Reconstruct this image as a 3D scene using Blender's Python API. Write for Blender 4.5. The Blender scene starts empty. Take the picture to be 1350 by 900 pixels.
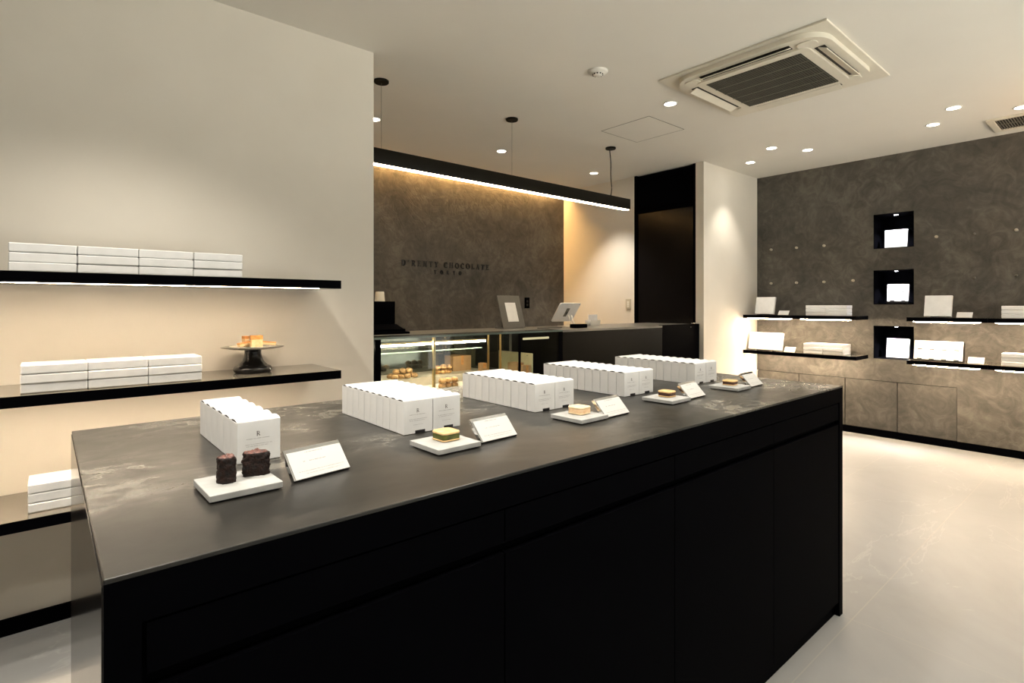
import bpy, bmesh, math, random
from mathutils import Vector, Matrix, noise
random.seed(7)
C = bpy.context.scene.collection
PI = math.pi

# ------------------------------------------------------------------ materials
def _mat(name):
    m = bpy.data.materials.new(name); m.use_nodes = True
    nt = m.node_tree; nt.nodes.clear()
    out = nt.nodes.new('ShaderNodeOutputMaterial')
    b = nt.nodes.new('ShaderNodeBsdfPrincipled')
    nt.links.new(b.outputs[0], out.inputs[0])
    return m, nt, b, out
def N(nt, t, **kw):
    n = nt.nodes.new(t)
    for k, v in kw.items():
        if k in n.inputs: n.inputs[k].default_value = v
        else: setattr(n, k, v)
    return n
def ramp(nt, fac, stops):
    r = nt.nodes.new('ShaderNodeValToRGB'); e = r.color_ramp.elements
    while len(e) < len(stops): e.new(0.5)
    for i, (p, c) in enumerate(stops):
        e[i].position = p; e[i].color = (c[0], c[1], c[2], 1) if not isinstance(c, float) else (c, c, c, 1)
    nt.links.new(fac, r.inputs[0]); return r
def noise_mat(name, c1, c2, scale=8, rough=0.6, rough2=None, metal=0, spec=0.5, bump=0.0, bscale=None,
              detail=4, dist=0.0, stretch=None, lo=.35, hi=.65, bdist=0.01, coat=0):
    m, nt, b, out = _mat(name)
    tc = N(nt, 'ShaderNodeTexCoord'); src = tc.outputs['Object']
    if stretch:
        mp = N(nt, 'ShaderNodeMapping'); mp.inputs['Scale'].default_value = stretch
        nt.links.new(src, mp.inputs[0]); src = mp.outputs[0]
    n = N(nt, 'ShaderNodeTexNoise', Scale=scale, Detail=detail, Distortion=dist)
    nt.links.new(src, n.inputs['Vector'])
    r = ramp(nt, n.outputs[0], [(lo, c1), (hi, c2)])
    nt.links.new(r.outputs[0], b.inputs['Base Color'])
    if rough2 is not None:
        rr = ramp(nt, n.outputs[0], [(lo, float(rough)), (hi, float(rough2))])
        nt.links.new(rr.outputs[0], b.inputs['Roughness'])
    else: b.inputs['Roughness'].default_value = rough
    b.inputs['Metallic'].default_value = metal
    b.inputs['Specular IOR Level'].default_value = spec
    b.inputs['Coat Weight'].default_value = coat
    if bump:
        n2 = N(nt, 'ShaderNodeTexNoise', Scale=bscale or scale, Detail=6, Distortion=dist)
        nt.links.new(src, n2.inputs['Vector'])
        bp = N(nt, 'ShaderNodeBump', Strength=bump, Distance=bdist)
        nt.links.new(n2.outputs[0], bp.inputs['Height']); nt.links.new(bp.outputs[0], b.inputs['Normal'])
    return m
def flat_mat(name, c, rough=.5, metal=0, spec=.5, var=.06, coat=0):
    c2 = tuple(min(1, v*(1+var)) for v in c); c1 = tuple(v*(1-var) for v in c)
    return noise_mat(name, c1, c2, scale=14, rough=rough, metal=metal, spec=spec, coat=coat)
def emit_mat(name, col, s):
    m = bpy.data.materials.new(name); m.use_nodes = True
    nt = m.node_tree; nt.nodes.clear()
    o = nt.nodes.new('ShaderNodeOutputMaterial'); e = nt.nodes.new('ShaderNodeEmission')
    e.inputs[0].default_value = (*col, 1); e.inputs[1].default_value = s
    nt.links.new(e.outputs[0], o.inputs[0]); return m
def plaster(name, c1, c2, c3):
    m, nt, b, out = _mat(name)
    tc = N(nt, 'ShaderNodeTexCoord')
    n1 = N(nt, 'ShaderNodeTexNoise', Scale=1.6, Detail=8, Roughness=.62, Distortion=1.4)
    n2 = N(nt, 'ShaderNodeTexNoise', Scale=7, Detail=6, Roughness=.6, Distortion=2.2)
    nt.links.new(tc.outputs['Object'], n1.inputs['Vector']); nt.links.new(tc.outputs['Object'], n2.inputs['Vector'])
    mx = N(nt, 'ShaderNodeMath', operation='MULTIPLY_ADD'); mx.inputs[1].default_value = .45
    nt.links.new(n2.outputs[0], mx.inputs[0])
    m2 = N(nt, 'ShaderNodeMath', operation='MULTIPLY'); m2.inputs[1].default_value = .55
    nt.links.new(n1.outputs[0], m2.inputs[0]); nt.links.new(m2.outputs[0], mx.inputs[2])
    r = ramp(nt, mx.outputs[0], [(.36, c1), (.5, c2), (.64, c3)])
    nt.links.new(r.outputs[0], b.inputs['Base Color'])
    b.inputs['Roughness'].default_value = .62
    b.inputs['Specular IOR Level'].default_value = .3
    n3 = N(nt, 'ShaderNodeTexNoise', Scale=2.0, Detail=5, Roughness=.55, Distortion=3.0)
    nt.links.new(tc.outputs['Object'], n3.inputs['Vector'])
    # trowel ridges: sharp creases where the noise crosses its middle
    s = N(nt, 'ShaderNodeMath', operation='SUBTRACT'); s.inputs[1].default_value = .5
    nt.links.new(n3.outputs[0], s.inputs[0])
    a = N(nt, 'ShaderNodeMath', operation='ABSOLUTE'); nt.links.new(s.outputs[0], a.inputs[0])
    rr = ramp(nt, a.outputs[0], [(0, 0.0), (.05, 1.0)])
    bp = N(nt, 'ShaderNodeBump', Strength=.22, Distance=.006)
    nt.links.new(rr.outputs[0], bp.inputs['Height'])
    bp2 = N(nt, 'ShaderNodeBump', Strength=.10, Distance=.02)
    nt.links.new(n2.outputs[0], bp2.inputs['Height']); nt.links.new(bp.outputs[0], bp2.inputs['Normal'])
    nt.links.new(bp2.outputs[0], b.inputs['Normal'])
    return m
def glass_mat(name, tint, rough=.0, fac=.08):
    m = bpy.data.materials.new(name); m.use_nodes = True
    nt = m.node_tree; nt.nodes.clear()
    o = nt.nodes.new('ShaderNodeOutputMaterial')
    t = N(nt, 'ShaderNodeBsdfTransparent'); t.inputs[0].default_value = (*tint, 1)
    g = N(nt, 'ShaderNodeBsdfGlossy'); g.inputs['Roughness'].default_value = rough
    mx = N(nt, 'ShaderNodeMixShader')
    fr = N(nt, 'ShaderNodeFresnel', IOR=1.5)
    gm = N(nt, 'ShaderNodeNewGeometry'); iv = N(nt, 'ShaderNodeMath', operation='SUBTRACT'); iv.inputs[0].default_value = 1; nt.links.new(gm.outputs['Backfacing'], iv.inputs[1])
    ml = N(nt, 'ShaderNodeMath', operation='MULTIPLY'); nt.links.new(fr.outputs[0], ml.inputs[0]); nt.links.new(iv.outputs[0], ml.inputs[1])
    nt.links.new(ml.outputs[0], mx.inputs[0]); nt.links.new(t.outputs[0], mx.inputs[1]); nt.links.new(g.outputs[0], mx.inputs[2])
    nt.links.new(mx.outputs[0], o.inputs[0]); return m
def floor_material():
    m, nt, b, out = _mat('stone_tile_floor')
    tc = N(nt, 'ShaderNodeTexCoord')
    n1 = N(nt, 'ShaderNodeTexNoise', Scale=.9, Detail=7, Roughness=.6, Distortion=.8)
    nt.links.new(tc.outputs['Object'], n1.inputs['Vector'])
    r = ramp(nt, n1.outputs[0], [(.3, (.27, .268, .258)), (.52, (.315, .312, .302)), (.75, (.355, .352, .342))])
    # thin pale veins
    n2 = N(nt, 'ShaderNodeTexNoise', Scale=.8, Detail=6, Roughness=.55, Distortion=1.2)
    mp = N(nt, 'ShaderNodeMapping'); mp.inputs['Scale'].default_value = (.8, 1.8, 1); mp.inputs['Rotation'].default_value = (0, 0, .5)
    nt.links.new(tc.outputs['Object'], mp.inputs[0]); nt.links.new(mp.outputs[0], n2.inputs['Vector'])
    s = N(nt, 'ShaderNodeMath', operation='SUBTRACT'); s.inputs[1].default_value = .55
    nt.links.new(n2.outputs[0], s.inputs[0])
    a = N(nt, 'ShaderNodeMath', operation='ABSOLUTE'); nt.links.new(s.outputs[0], a.inputs[0])
    vr = ramp(nt, a.outputs[0], [(0, 1.0), (.006, 0.0)])
    vf = N(nt, 'ShaderNodeMath', operation='MULTIPLY'); vf.inputs[1].default_value = .11
    nt.links.new(vr.outputs[0], vf.inputs[0])
    mx = N(nt, 'ShaderNodeMix', data_type='RGBA'); mx.inputs[7].default_value = (.78, .76, .71, 1)
    nt.links.new(vf.outputs[0], mx.inputs[0]); nt.links.new(r.outputs[0], mx.inputs[6])
    # tile joints from object coordinates
    sep = N(nt, 'ShaderNodeSeparateXYZ'); nt.links.new(tc.outputs['Object'], sep.inputs[0])
    def joint(sock, off, per, w):
        ad = N(nt, 'ShaderNodeMath', operation='ADD'); ad.inputs[1].default_value = -off + per*20 + per/2
        nt.links.new(sock, ad.inputs[0])
        md = N(nt, 'ShaderNodeMath', operation='MODULO'); md.inputs[1].default_value = per
        nt.links.new(ad.outputs[0], md.inputs[0])
        sb = N(nt, 'ShaderNodeMath', operation='SUBTRACT'); sb.inputs[1].default_value = per/2
        nt.links.new(md.outputs[0], sb.inputs[0])
        ab = N(nt, 'ShaderNodeMath', operation='ABSOLUTE'); nt.links.new(sb.outputs[0], ab.inputs[0])
        lt = N(nt, 'ShaderNodeMath', operation='LESS_THAN'); lt.inputs[1].default_value = w
        nt.links.new(ab.outputs[0], lt.inputs[0]); return lt.outputs[0]
    j1 = joint(sep.outputs[1], .80, .69, .0022); j2 = joint(sep.outputs[0], 2.534, 1.38, .0014)
    jm = N(nt, 'ShaderNodeMath', operation='MAXIMUM'); nt.links.new(j1, jm.inputs[0]); nt.links.new(j2, jm.inputs[1])
    jf = N(nt, 'ShaderNodeMath', operation='MULTIPLY'); jf.inputs[1].default_value = .5; nt.links.new(jm.outputs[0], jf.inputs[0])
    m2 = N(nt, 'ShaderNodeMix', data_type='RGBA'); m2.inputs[7].default_value = (.40, .36, .31, 1)
    nt.links.new(jf.outputs[0], m2.inputs[0]); nt.links.new(mx.outputs[2], m2.inputs[6])
    nt.links.new(m2.outputs[2], b.inputs['Base Color'])
    b.inputs['Roughness'].default_value = .42; b.inputs['Specular IOR Level'].default_value = .4
    return m
def worktop_material():
    m, nt, b, out = _mat('smeared_mortar_worktop')
    tc = N(nt, 'ShaderNodeTexCoord')
    mp = N(nt, 'ShaderNodeMapping'); mp.inputs['Scale'].default_value = (1, 1.5, 1); mp.inputs['Rotation'].default_value = (0, 0, -.5)
    nt.links.new(tc.outputs['Object'], mp.inputs[0])
    n1 = N(nt, 'ShaderNodeTexNoise', Scale=1.7, Detail=4, Roughness=.5, Distortion=.7)
    n2 = N(nt, 'ShaderNodeTexNoise', Scale=11, Detail=7, Roughness=.68, Distortion=.9)
    n3 = N(nt, 'ShaderNodeTexNoise', Scale=70, Detail=3, Roughness=.6)
    for n in (n1, n2, n3): nt.links.new(mp.outputs[0], n.inputs['Vector'])
    # fine mottling shows only where the broad cloud is strong
    g = ramp(nt, n1.outputs[0], [(.45, .10), (.62, 1.0)])
    c2 = N(nt, 'ShaderNodeMath', operation='SUBTRACT'); c2.inputs[1].default_value = .5; nt.links.new(n2.outputs[0], c2.inputs[0])
    k = N(nt, 'ShaderNodeMath', operation='MULTIPLY'); nt.links.new(c2.outputs[0], k.inputs[0]); nt.links.new(g.outputs[0], k.inputs[1])
    a = N(nt, 'ShaderNodeMath', operation='MULTIPLY_ADD'); a.inputs[1].default_value = 1.5
    nt.links.new(k.outputs[0], a.inputs[0]); nt.links.new(n1.outputs[0], a.inputs[2])
    r = ramp(nt, a.outputs[0], [(.30, (.007, .0065, .0055)), (.45, (.021, .0195, .0165)), (.56, (.034, .0315, .0265)), (.72, (.115, .107, .088))])
    nt.links.new(r.outputs[0], b.inputs['Base Color'])
    rr = ramp(nt, a.outputs[0], [(.30, .38), (.5, .31), (.68, .27)])
    nt.links.new(rr.outputs[0], b.inputs['Roughness'])
    b.inputs['Specular IOR Level'].default_value = .34
    bp = N(nt, 'ShaderNodeBump', Strength=.006, Distance=.003); nt.links.new(n3.outputs[0], bp.inputs['Height'])
    bp2 = N(nt, 'ShaderNodeBump', Strength=.004, Distance=.006)
    nt.links.new(n2.outputs[0], bp2.inputs['Height']); nt.links.new(bp.outputs[0], bp2.inputs['Normal'])
    nt.links.new(bp2.outputs[0], b.inputs['Normal'])
    return m

M = {}
M['wall'] = noise_mat('cream_wall_paint', (.70, .655, .575), (.73, .685, .605), scale=3, rough=.85, bump=.05, bscale=180, bdist=.001)
M['ceiling'] = noise_mat('white_ceiling_paint', (.71, .685, .63), (.73, .705, .65), scale=2, rough=.9)
M['plaster'] = plaster('dark_grey_trowelled_plaster', (.058, .0535, .047), (.092, .084, .072), (.148, .135, .114))
M['floor'] = floor_material()
M['worktop'] = worktop_material()
M['black_satin'] = flat_mat('black_satin_laminate', (.0012, .0012, .0018), rough=.5, spec=.008)
M['black_gloss'] = flat_mat('black_gloss_panel', (.006, .005, .005), rough=.16, spec=.3)
M['shelf_sheen'] = noise_mat('black_laminate_painted_sheen', (.120, .106, .084), (.135, .120, .096), scale=5, rough=.12, rough2=.08, spec=1.0)  # black laminate, base lightened to stand in for sheen on the tops
M['black_metal'] = flat_mat('black_powder_coat', (.014, .012, .010), rough=.5)
M['bronze'] = flat_mat('dark_bronze_coat', (.009, .0075, .0045), rough=.5, spec=.12)
M['counter_panel'] = flat_mat('dark_brown_counter_panel', (.006, .0052, .0038), rough=.3, spec=.05)
M['white_card'] = noise_mat('white_paperboard', (.72, .72, .71), (.77, .77, .76), scale=20, rough=.55, spec=.35)
M['white_paper'] = flat_mat('white_paper', (.55, .54, .52), rough=.7, var=.02)
M['ink'] = flat_mat('grey_ink', (.16, .15, .14), rough=.7)
M['pale_ink'] = flat_mat('pale_grey_ink', (.26, .25, .24), rough=.7)
M['black_sticker'] = flat_mat('black_sticker', (.012, .011, .012), rough=.4)
M['slot'] = flat_mat('painted_slot_shade', (.05, .045, .04), rough=.8)
M['stone'] = noise_mat('pale_concrete', (.35, .35, .335), (.42, .42, .405), scale=30, rough=.7, bump=.15, bscale=120, bdist=.001)
M['rubber'] = flat_mat('dark_rubber', (.02, .02, .02), rough=.7)
M['chrome'] = flat_mat('polished_steel', (.72, .72, .72), rough=.12, metal=1)
M['brass'] = flat_mat('brushed_brass', (.62, .45, .20), rough=.28, metal=1)
M['ac_white'] = flat_mat('ivory_plastic', (.66, .615, .52), rough=.5, var=.02)
M['plastic'] = flat_mat('white_plastic', (.72, .70, .65), rough=.4, var=.02)
M['ac_dark'] = flat_mat('dark_grille_cavity', (.018, .016, .012), rough=.7)
M['grille_mesh'] = flat_mat('dark_grille_mesh', (.075, .07, .052), rough=.6)
M['slat'] = flat_mat('grey_grille_slat', (.17, .16, .13), rough=.5)
M['peg'] = noise_mat('pale_wood_peg', (.42, .37, .29), (.55, .49, .40), scale=60, rough=.6, stretch=(1, 8, 8))
M['device'] = flat_mat('brushed_aluminium', (.62, .61, .59), rough=.35, metal=.6)
M['grey_plate'] = flat_mat('grey_stand_plate', (.12, .113, .098), rough=.3)
M['cream_board'] = flat_mat('cream_board', (.62, .58, .38), rough=.6)
M['deck'] = flat_mat('pale_beige_deck', (.56, .51, .42), rough=.35)
M['kraft'] = noise_mat('brown_kraft_board', (.34, .20, .10), (.42, .26, .13), scale=20, rough=.6)
M['pastry'] = noise_mat('baked_choux_crust', (.27, .13, .04), (.58, .34, .14), scale=60, rough=.55, bump=.5, bscale=120, bdist=.003)
M['pastry_dark'] = noise_mat('nut_crusted_choux', (.17, .09, .035), (.42, .26, .12), scale=110, rough=.6, bump=.7, bscale=200, bdist=.003)
M['choc'] = noise_mat('moist_chocolate_cake', (.003, .0012, .0008), (.018, .0055, .0025), scale=140, rough=.5, rough2=.75, bump=.8, bscale=260, bdist=.003, spec=.3)
M['choc_top'] = noise_mat('crusted_chocolate_top', (.030, .009, .006), (.20, .075, .055), scale=160, rough=.45, bump=.8, bscale=240, bdist=.003)
M['biscuit'] = noise_mat('golden_biscuit', (.68, .42, .17), (.78, .55, .28), scale=55, rough=.6, bump=.25, bscale=200, bdist=.001)
M['biscuit_pale'] = noise_mat('pale_biscuit', (.78, .58, .34), (.85, .68, .45), scale=55, rough=.6, bump=.25, bscale=200, bdist=.001)
M['matcha'] = noise_mat('green_tea_filling', (.040, .048, .004), (.085, .095, .008), scale=70, rough=.55, bump=.3, bscale=150, bdist=.001)
M['vanilla'] = noise_mat('pale_filling', (.78, .50, .27), (.86, .62, .38), scale=70, rough=.55, bump=.3, bscale=150, bdist=.001)
M['cocoa'] = noise_mat('cocoa_filling', (.038, .012, .005), (.075, .026, .011), scale=70, rough=.55, bump=.3, bscale=150, bdist=.001)
M['loaf'] = noise_mat('pound_cake_crumb', (.58, .42, .22), (.66, .50, .29), scale=90, rough=.7, bump=.3, bscale=160, bdist=.001)
M['crust'] = noise_mat('caramel_crust', (.42, .17, .04), (.60, .28, .08), scale=60, rough=.5)
M['pewter'] = flat_mat('tarnished_pewter', (.22, .20, .17), rough=.3, metal=.8)
M['switch_ivory'] = flat_mat('ivory_switch_plastic', (.50, .46, .36), rough=.4, var=.02)
M['porcelain'] = flat_mat('cream_porcelain', (.75, .70, .60), rough=.2, var=.02)
M['black_lacquer'] = flat_mat('black_lacquered_wood', (.012, .011, .010), rough=.2)
M['glass'] = glass_mat('clear_glass', (.93, .95, .93))
M['glass_dark'] = glass_mat('smoked_glass', (.55, .55, .48))
M['glass_edge'] = flat_mat('green_glass_edge', (.13, .17, .15), rough=.1)
M['mirror'] = flat_mat('dark_mirror_back', (.20, .20, .17), rough=.06, metal=.85)
WARM = (1.0, .70, .40); NEUT = (1.0, .93, .82)
M['led_shelf'] = emit_mat('warm_led_strip', (1.0, .80, .58), 18.5)
M['led_right'] = emit_mat('warm_led_bar', (1.0, .78, .54), 40)
M['led_case'] = emit_mat('case_led_tube', (1.0, .84, .62), 26)
M['led_dim'] = emit_mat('dim_case_led', (1.0, .84, .50), .14)
M['led_pendant'] = emit_mat('pendant_led_diffuser', (1.0, .80, .56), 7)
M['led_cove'] = emit_mat('amber_cove_led', (1.0, .56, .19), 24)
M['lens'] = emit_mat('downlight_lens', (1.0, .93, .82), 6)
M['niche_lens'] = emit_mat('cool_niche_lens', (.92, .95, 1.0), 12)

# ------------------------------------------------------------------ mesh helpers
class MB:
    def __init__(s): s.bm = bmesh.new()
    def _mk(s, vs, fs):
        v = [s.bm.verts.new(p) for p in vs]
        for f in fs:
            try: s.bm.faces.new([v[i] for i in f])
            except ValueError: pass
        return v
    def box(s, x0, x1, y0, y1, z0, z1, bev=0, seg=2, M4=None):
        pts = [Vector((x, y, z)) for z in (z0, z1) for x, y in ((x0, y0), (x1, y0), (x1, y1), (x0, y1))]
        if M4 is not None: pts = [M4 @ p for p in pts]
        v = s._mk(pts, [(3, 2, 1, 0), (4, 5, 6, 7), (0, 1, 5, 4), (1, 2, 6, 5), (2, 3, 7, 6), (3, 0, 4, 7)])
        if bev:
            es = set(e for q in v for e in q.link_edges)
            bmesh.ops.bevel(s.bm, geom=list(es), offset=bev, segments=seg, affect='EDGES', profile=.5)
        return s
    def lathe(s, prof, seg=32, c=(0, 0, 0), M4=None):
        rings = []
        for r, z in prof:
            ring = []
            for k in range(seg if r > 1e-6 else 1):
                a = 2*PI*k/seg
                p = Vector((c[0]+r*math.cos(a), c[1]+r*math.sin(a), c[2]+z))
                if M4 is not None: p = M4 @ p
                ring.append(s.bm.verts.new(p))
            rings.append(ring)
        for a, b in zip(rings[:-1], rings[1:]):
            for k in range(seg):
                k2 = (k+1) % seg
                q = [a[k % len(a)], a[k2 % len(a)], b[k2 % len(b)], b[k % len(b)]]
                u = []
                for w in q:
                    if w not in u: u.append(w)
                if len(u) > 2:
                    try: s.bm.faces.new(u)
                    except ValueError: pass
        return s
    def cyl(s, c, r, h, seg=24, M4=None):
        return s.lathe([(0, 0), (r, 0), (r, h), (0, h)], seg, c, M4)
    def prism(s, poly, z0, z1, M4=None):
        n = len(poly)
        pts = [Vector((x, y, z)) for z in (z0, z1) for x, y in poly]
        if M4 is not None: pts = [M4 @ p for p in pts]
        s._mk(pts, [tuple(range(n))[::-1], tuple(range(n, 2*n))] + [(i, (i+1) % n, n+(i+1) % n, n+i) for i in range(n)])
        return s
    def tube(s, pts, r, seg=8):
        pts = [Vector(p) for p in pts]; rings = []
        for i, p in enumerate(pts):
            d = (pts[min(i+1, len(pts)-1)] - pts[max(i-1, 0)]).normalized()
            u = d.cross(Vector((0, 0, 1)))
            if u.length < 1e-3: u = d.cross(Vector((1, 0, 0)))
            u.normalize(); w = d.cross(u)
            rings.append([s.bm.verts.new(p + r*(math.cos(2*PI*k/seg)*u + math.sin(2*PI*k/seg)*w)) for k in range(seg)])
        for a, b in zip(rings[:-1], rings[1:]):
            for k in range(seg): s.bm.faces.new((a[k], a[(k+1) % seg], b[(k+1) % seg], b[k]))
        s.bm.faces.new(rings[0][::-1]); s.bm.faces.new(rings[-1])
        return s
    def build(s, name, mat, parent=None, smooth=False):
        bmesh.ops.recalc_face_normals(s.bm, faces=s.bm.faces)
        me = bpy.data.meshes.new(name); s.bm.to_mesh(me); s.bm.free()
        if smooth:
            for p in me.polygons: p.use_smooth = True
        me.materials.append(M[mat] if isinstance(mat, str) else mat)
        o = bpy.data.objects.new(name, me); C.objects.link(o)
        if parent: o.parent = parent
        return o
def auto_smooth(o, ang=40):
    me = o.data
    for p in me.polygons: p.use_smooth = True
    try: me.set_sharp_from_angle(angle=math.radians(ang))
    except Exception: pass
    return o
def thing(name, label, cat, loc=(0, 0, 0), rz=0, group=None):
    o = bpy.data.objects.new(name, None); C.objects.link(o)
    o.empty_display_size = .05
    o.location = loc; o.rotation_euler = (0, 0, rz)
    tag(o, label, cat, group); return o
def tag(o, label, cat, group=None):
    o['label'] = label; o['category'] = cat
    if group: o['group'] = group
    return o
def struct(o): o['kind'] = 'structure'; return o
def dup(root, loc, rz=0, label=None, group=None, drop=()):
    r = root.copy(); C.objects.link(r); r.location = loc; r.rotation_euler = (0, 0, rz)
    if label: r['label'] = label
    if group: r['group'] = group
    for ch in list(root.children):
        if ch.name.split('.')[0] in drop: continue
        c = ch.copy(); C.objects.link(c); c.parent = r
        for g in list(ch.children):
            d = g.copy(); C.objects.link(d); d.parent = c
    return r
def rounded(w, d, r, n=6, cx=0, cy=0):
    pts = []
    for sx, sy, a0 in ((1, 1, 0), (-1, 1, 90), (-1, -1, 180), (1, -1, 270)):
        for k in range(n+1):
            a = math.radians(a0 + 90*k/n)
            pts.append((cx+sx*(w/2-r)+r*math.cos(a), cy+sy*(d/2-r)+r*math.sin(a)))
    return pts
ORD = ['first', 'second', 'third', 'fourth', 'fifth', 'sixth', 'seventh', 'eighth', 'ninth', 'rearmost']

# ------------------------------------------------------------------ room dimensions (metres)
CEIL = 2.765
YW = 2.93      # shelf wall / column face
XR = 6.265     # plaster wall with the niches
YS = 4.93      # sign wall
XC = 5.10      # wall behind the till

struct(MB().box(-1.8, 6.8, -2.8, 5.1, -.06, 0).build('floor', 'floor'))
struct(MB().box(-1.8, 6.8, -2.8, 5.1, CEIL, CEIL+.1).build('ceiling', 'ceiling'))
struct(MB().box(-1.7, 1.449, YW, 2.992, 0, CEIL).build('wall_left', 'wall'))
struct(MB().box(-.7, XC+.1, YS, YS+.1, 0, CEIL).build('wall_back', 'plaster'))
struct(MB().box(XC, XC+.1, 3.817, YS, 0, CEIL).build('wall_passage', 'wall'))
struct(MB().box(XC, XR+.02, 2.954, 3.044, 0, CEIL).build('wall_column', 'wall'))
struct(MB().box(-.8, -.7, 2.992, YS+.1, 0, CEIL).build('wall_staff_area', 'wall'))
struct(MB().box(-1.8, -1.7, -2.7, YW, 0, CEIL).build('wall_side', 'plaster'))
# guessed glazed shopfront behind the camera, added unseen to brighten the room
struct(MB().box(-1.8, 6.8, -2.8, -2.7, 2.45, CEIL).box(-1.8, .6, -2.8, -2.7, 0, 2.45).box(6.0, 6.8, -2.8, -2.7, 0, 2.45).build('wall_front', 'wall'))
wf = MB()
for x in (.6, 2.4, 4.2, 5.95): wf.box(x, x+.05, -2.78, -2.72, .10, 2.40)
wf.box(.6, 6.0, -2.78, -2.72, 0, .10).box(.6, 6.0, -2.78, -2.72, 2.40, 2.45)
wf = struct(wf.build('added_window', 'black_satin'))
for k, x in enumerate((.65, 2.45, 4.25)): MB().box(x, x+(1.75 if k < 2 else 1.70), -2.755, -2.745, .10, 2.40).build('pane', 'glass', wf)
# right wall with three niche openings and a cupboard recess
NY0, NY1 = 1.457, 1.782
NZ = [(.775, 1.092), (1.310, 1.640), (1.860, 2.193)]
w = MB(); e = .004
w.box(XR, XR+.05, -2.7, 1.131, 0, CEIL)
w.box(XR, XR+.05, 1.131, NY0-e, .553, CEIL)
w.box(XR, XR+.05, NY1+e, 2.954, .553, CEIL)
zs = [.553] + [v for a, b in NZ for v in (a-e, b+e)] + [CEIL]
for i in range(0, len(zs), 2): w.box(XR, XR+.05, NY0-e, NY1+e, zs[i], zs[i+1])
w.box(XR+.036, XR+.05, 1.131, 2.954, 0, .553)
struct(MB().box(XR+.031, XR+.0355, 1.132, 2.9535, .0675, .5525).build('seam_shade_board', 'black_satin'))  # black backing board puts dark seam shade between the cupboard fronts
struct(w.build('wall_right', 'plaster'))
struct(MB().box(XR+.42, XR+.46, -2.7, 2.954, 0, CEIL).build('wall_right_outer', 'plaster'))
struct(MB().box(XR-.004, XR+.03, 1.131, 2.9535, 0, .067).box(XR-.004, XR-.0005, -2.7, 1.131, 0, .067).build('baseboard_right', 'black_satin'))
struct(MB().box(-1.69, 1.44, YW-.012, YW-.0005, 0, .065).build('baseboard_left', 'black_satin'))

# black doorway beside the column
d = struct(MB().box(XC+.0, XC+.05, 3.044, 3.075, 0, CEIL).box(XC, XC+.05, 3.787, 3.817, 0, CEIL).box(XC, XC+.05, 3.075, 3.787, 2.335, 2.375).box(XC+.05, XC+.07, 3.044, 3.817, 0, CEIL).build('door_1', 'black_satin'))
MB().box(XC+.018, XC+.045, 3.085, 3.777, .01, 2.33, .002).build('door_leaf', 'black_gloss', d)
MB().box(XC+.012, XC+.045, 3.085, 3.777, 2.38, CEIL-.01, .002).build('transom_panel', 'black_satin', d)

# ------------------------------------------------------------------ ceiling fixtures
def downlight_fixture(x, y, label, power, group='ceiling downlights', r=.041, spot=82, blend=.7, col=NEUT):
    t = thing('downlight', label, 'ceiling light', (x, y, CEIL), 0, group)
    MB().lathe([(r+.010, 0), (r+.010, -.003), (r+.004, -.006), (r, -.004), (r, -.0005)], 36).build('trim_ring', 'plastic', t, True)
    MB().lathe([(r-.0005, -.001), (r*.6, -.0028), (0, -.0034)], 36).build('lens', 'lens', t, True)
    L = bpy.data.lights.new('bulb', 'SPOT'); L.energy = power; L.color = col; L.spot_size = math.radians(spot); L.spot_blend = blend
    L.shadow_soft_size = .035
    o = bpy.data.objects.new('bulb', L); C.objects.link(o); o.parent = t; o.location = (0, 0, -.045)
    return t
DL = [
 (3.454, 2.266, 'white downlight left of the ceiling air conditioner, above its near corner', 14),
 (5.126, .945, 'downlight between air conditioner and vent, the upper right of its pair', 4.5),
 (5.473, 1.141, 'downlight between air conditioner and vent, the lower left of its pair', 4.5),
 (5.148, 2.292, 'downlight left of its pair near the plaster wall corner', 5.5),
 (5.469, 2.099, 'downlight right of its pair near the plaster wall corner', 5.5),
 (5.502, 2.665, 'downlight nearest the cream column and its corner', 7.5),
 (3.298, 4.008, 'downlight behind the pendant bar, above its middle cable', 7),
 (4.627, 4.008, 'downlight behind the far end of the pendant bar', 20),
 (1.971, 3.972, 'downlight half hidden by the end of the cream wall', 8),
 (5.49, .613, 'downlight at the right edge of the photo beside the ceiling vent', 4.5),
]
for x, y, l, p in DL: downlight_fixture(x, y, l, p)
for x, y, p, sa in ((.22, 1.95, 17, 112), (-.75, .95, 30, 120), (.95, 1.50, 3, 90), (1.75, 1.45, 13, 112), (2.5, .75, 7, 90), (.35, .05, 14, 115), (1.25, .05, 12, 115), (2.2, .05, 9, 115), (4.4, -.4, 2.5, 90), (5.45, -.5, 3, 90), (3.4, -1.3, 3, 90)):  # guessed extra downlights out of view, added to raise the brightness
    downlight_fixture(x, y, 'added unseen ceiling downlight that raises the brightness of the room', p, 'added downlights out of view', spot=sa)

t = thing('smoke_detector', 'round white smoke detector on the ceiling left of the air conditioner', 'smoke detector', (2.628, 2.245, CEIL))
MB().lathe([(.062, 0), (.062, -.008), (.055, -.014), (.034, -.018), (.030, -.026), (.018, -.032), (0, -.033)], 40).build('housing', 'plastic', t, True)
b = MB()
for k in range(10):
    a = 2*PI*k/10
    b.box(.024, .033, -.004, .004, -.027, -.0195, M4=Matrix.Rotation(a, 4, 'Z'))
b.build('sensor_slot', 'ac_dark', t)

t = thing('access_hatch', 'square ceiling access hatch with a thin outline near the pendant cord', 'hatch', (3.80, 2.76, CEIL))
MB().box(-.24, .24, -.235, .235, -.0015, -.0002).build('panel', 'ceiling', t)
b = MB()
for a in ((-.246, .246, -.241, -.236), (-.246, .246, .236, .241), (-.246, -.241, -.241, .241), (.241, .246, -.241, .241)):
    b.box(a[0], a[1], a[2], a[3], -.0018, -.0002)
b.build('frame', 'slat', t)

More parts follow.
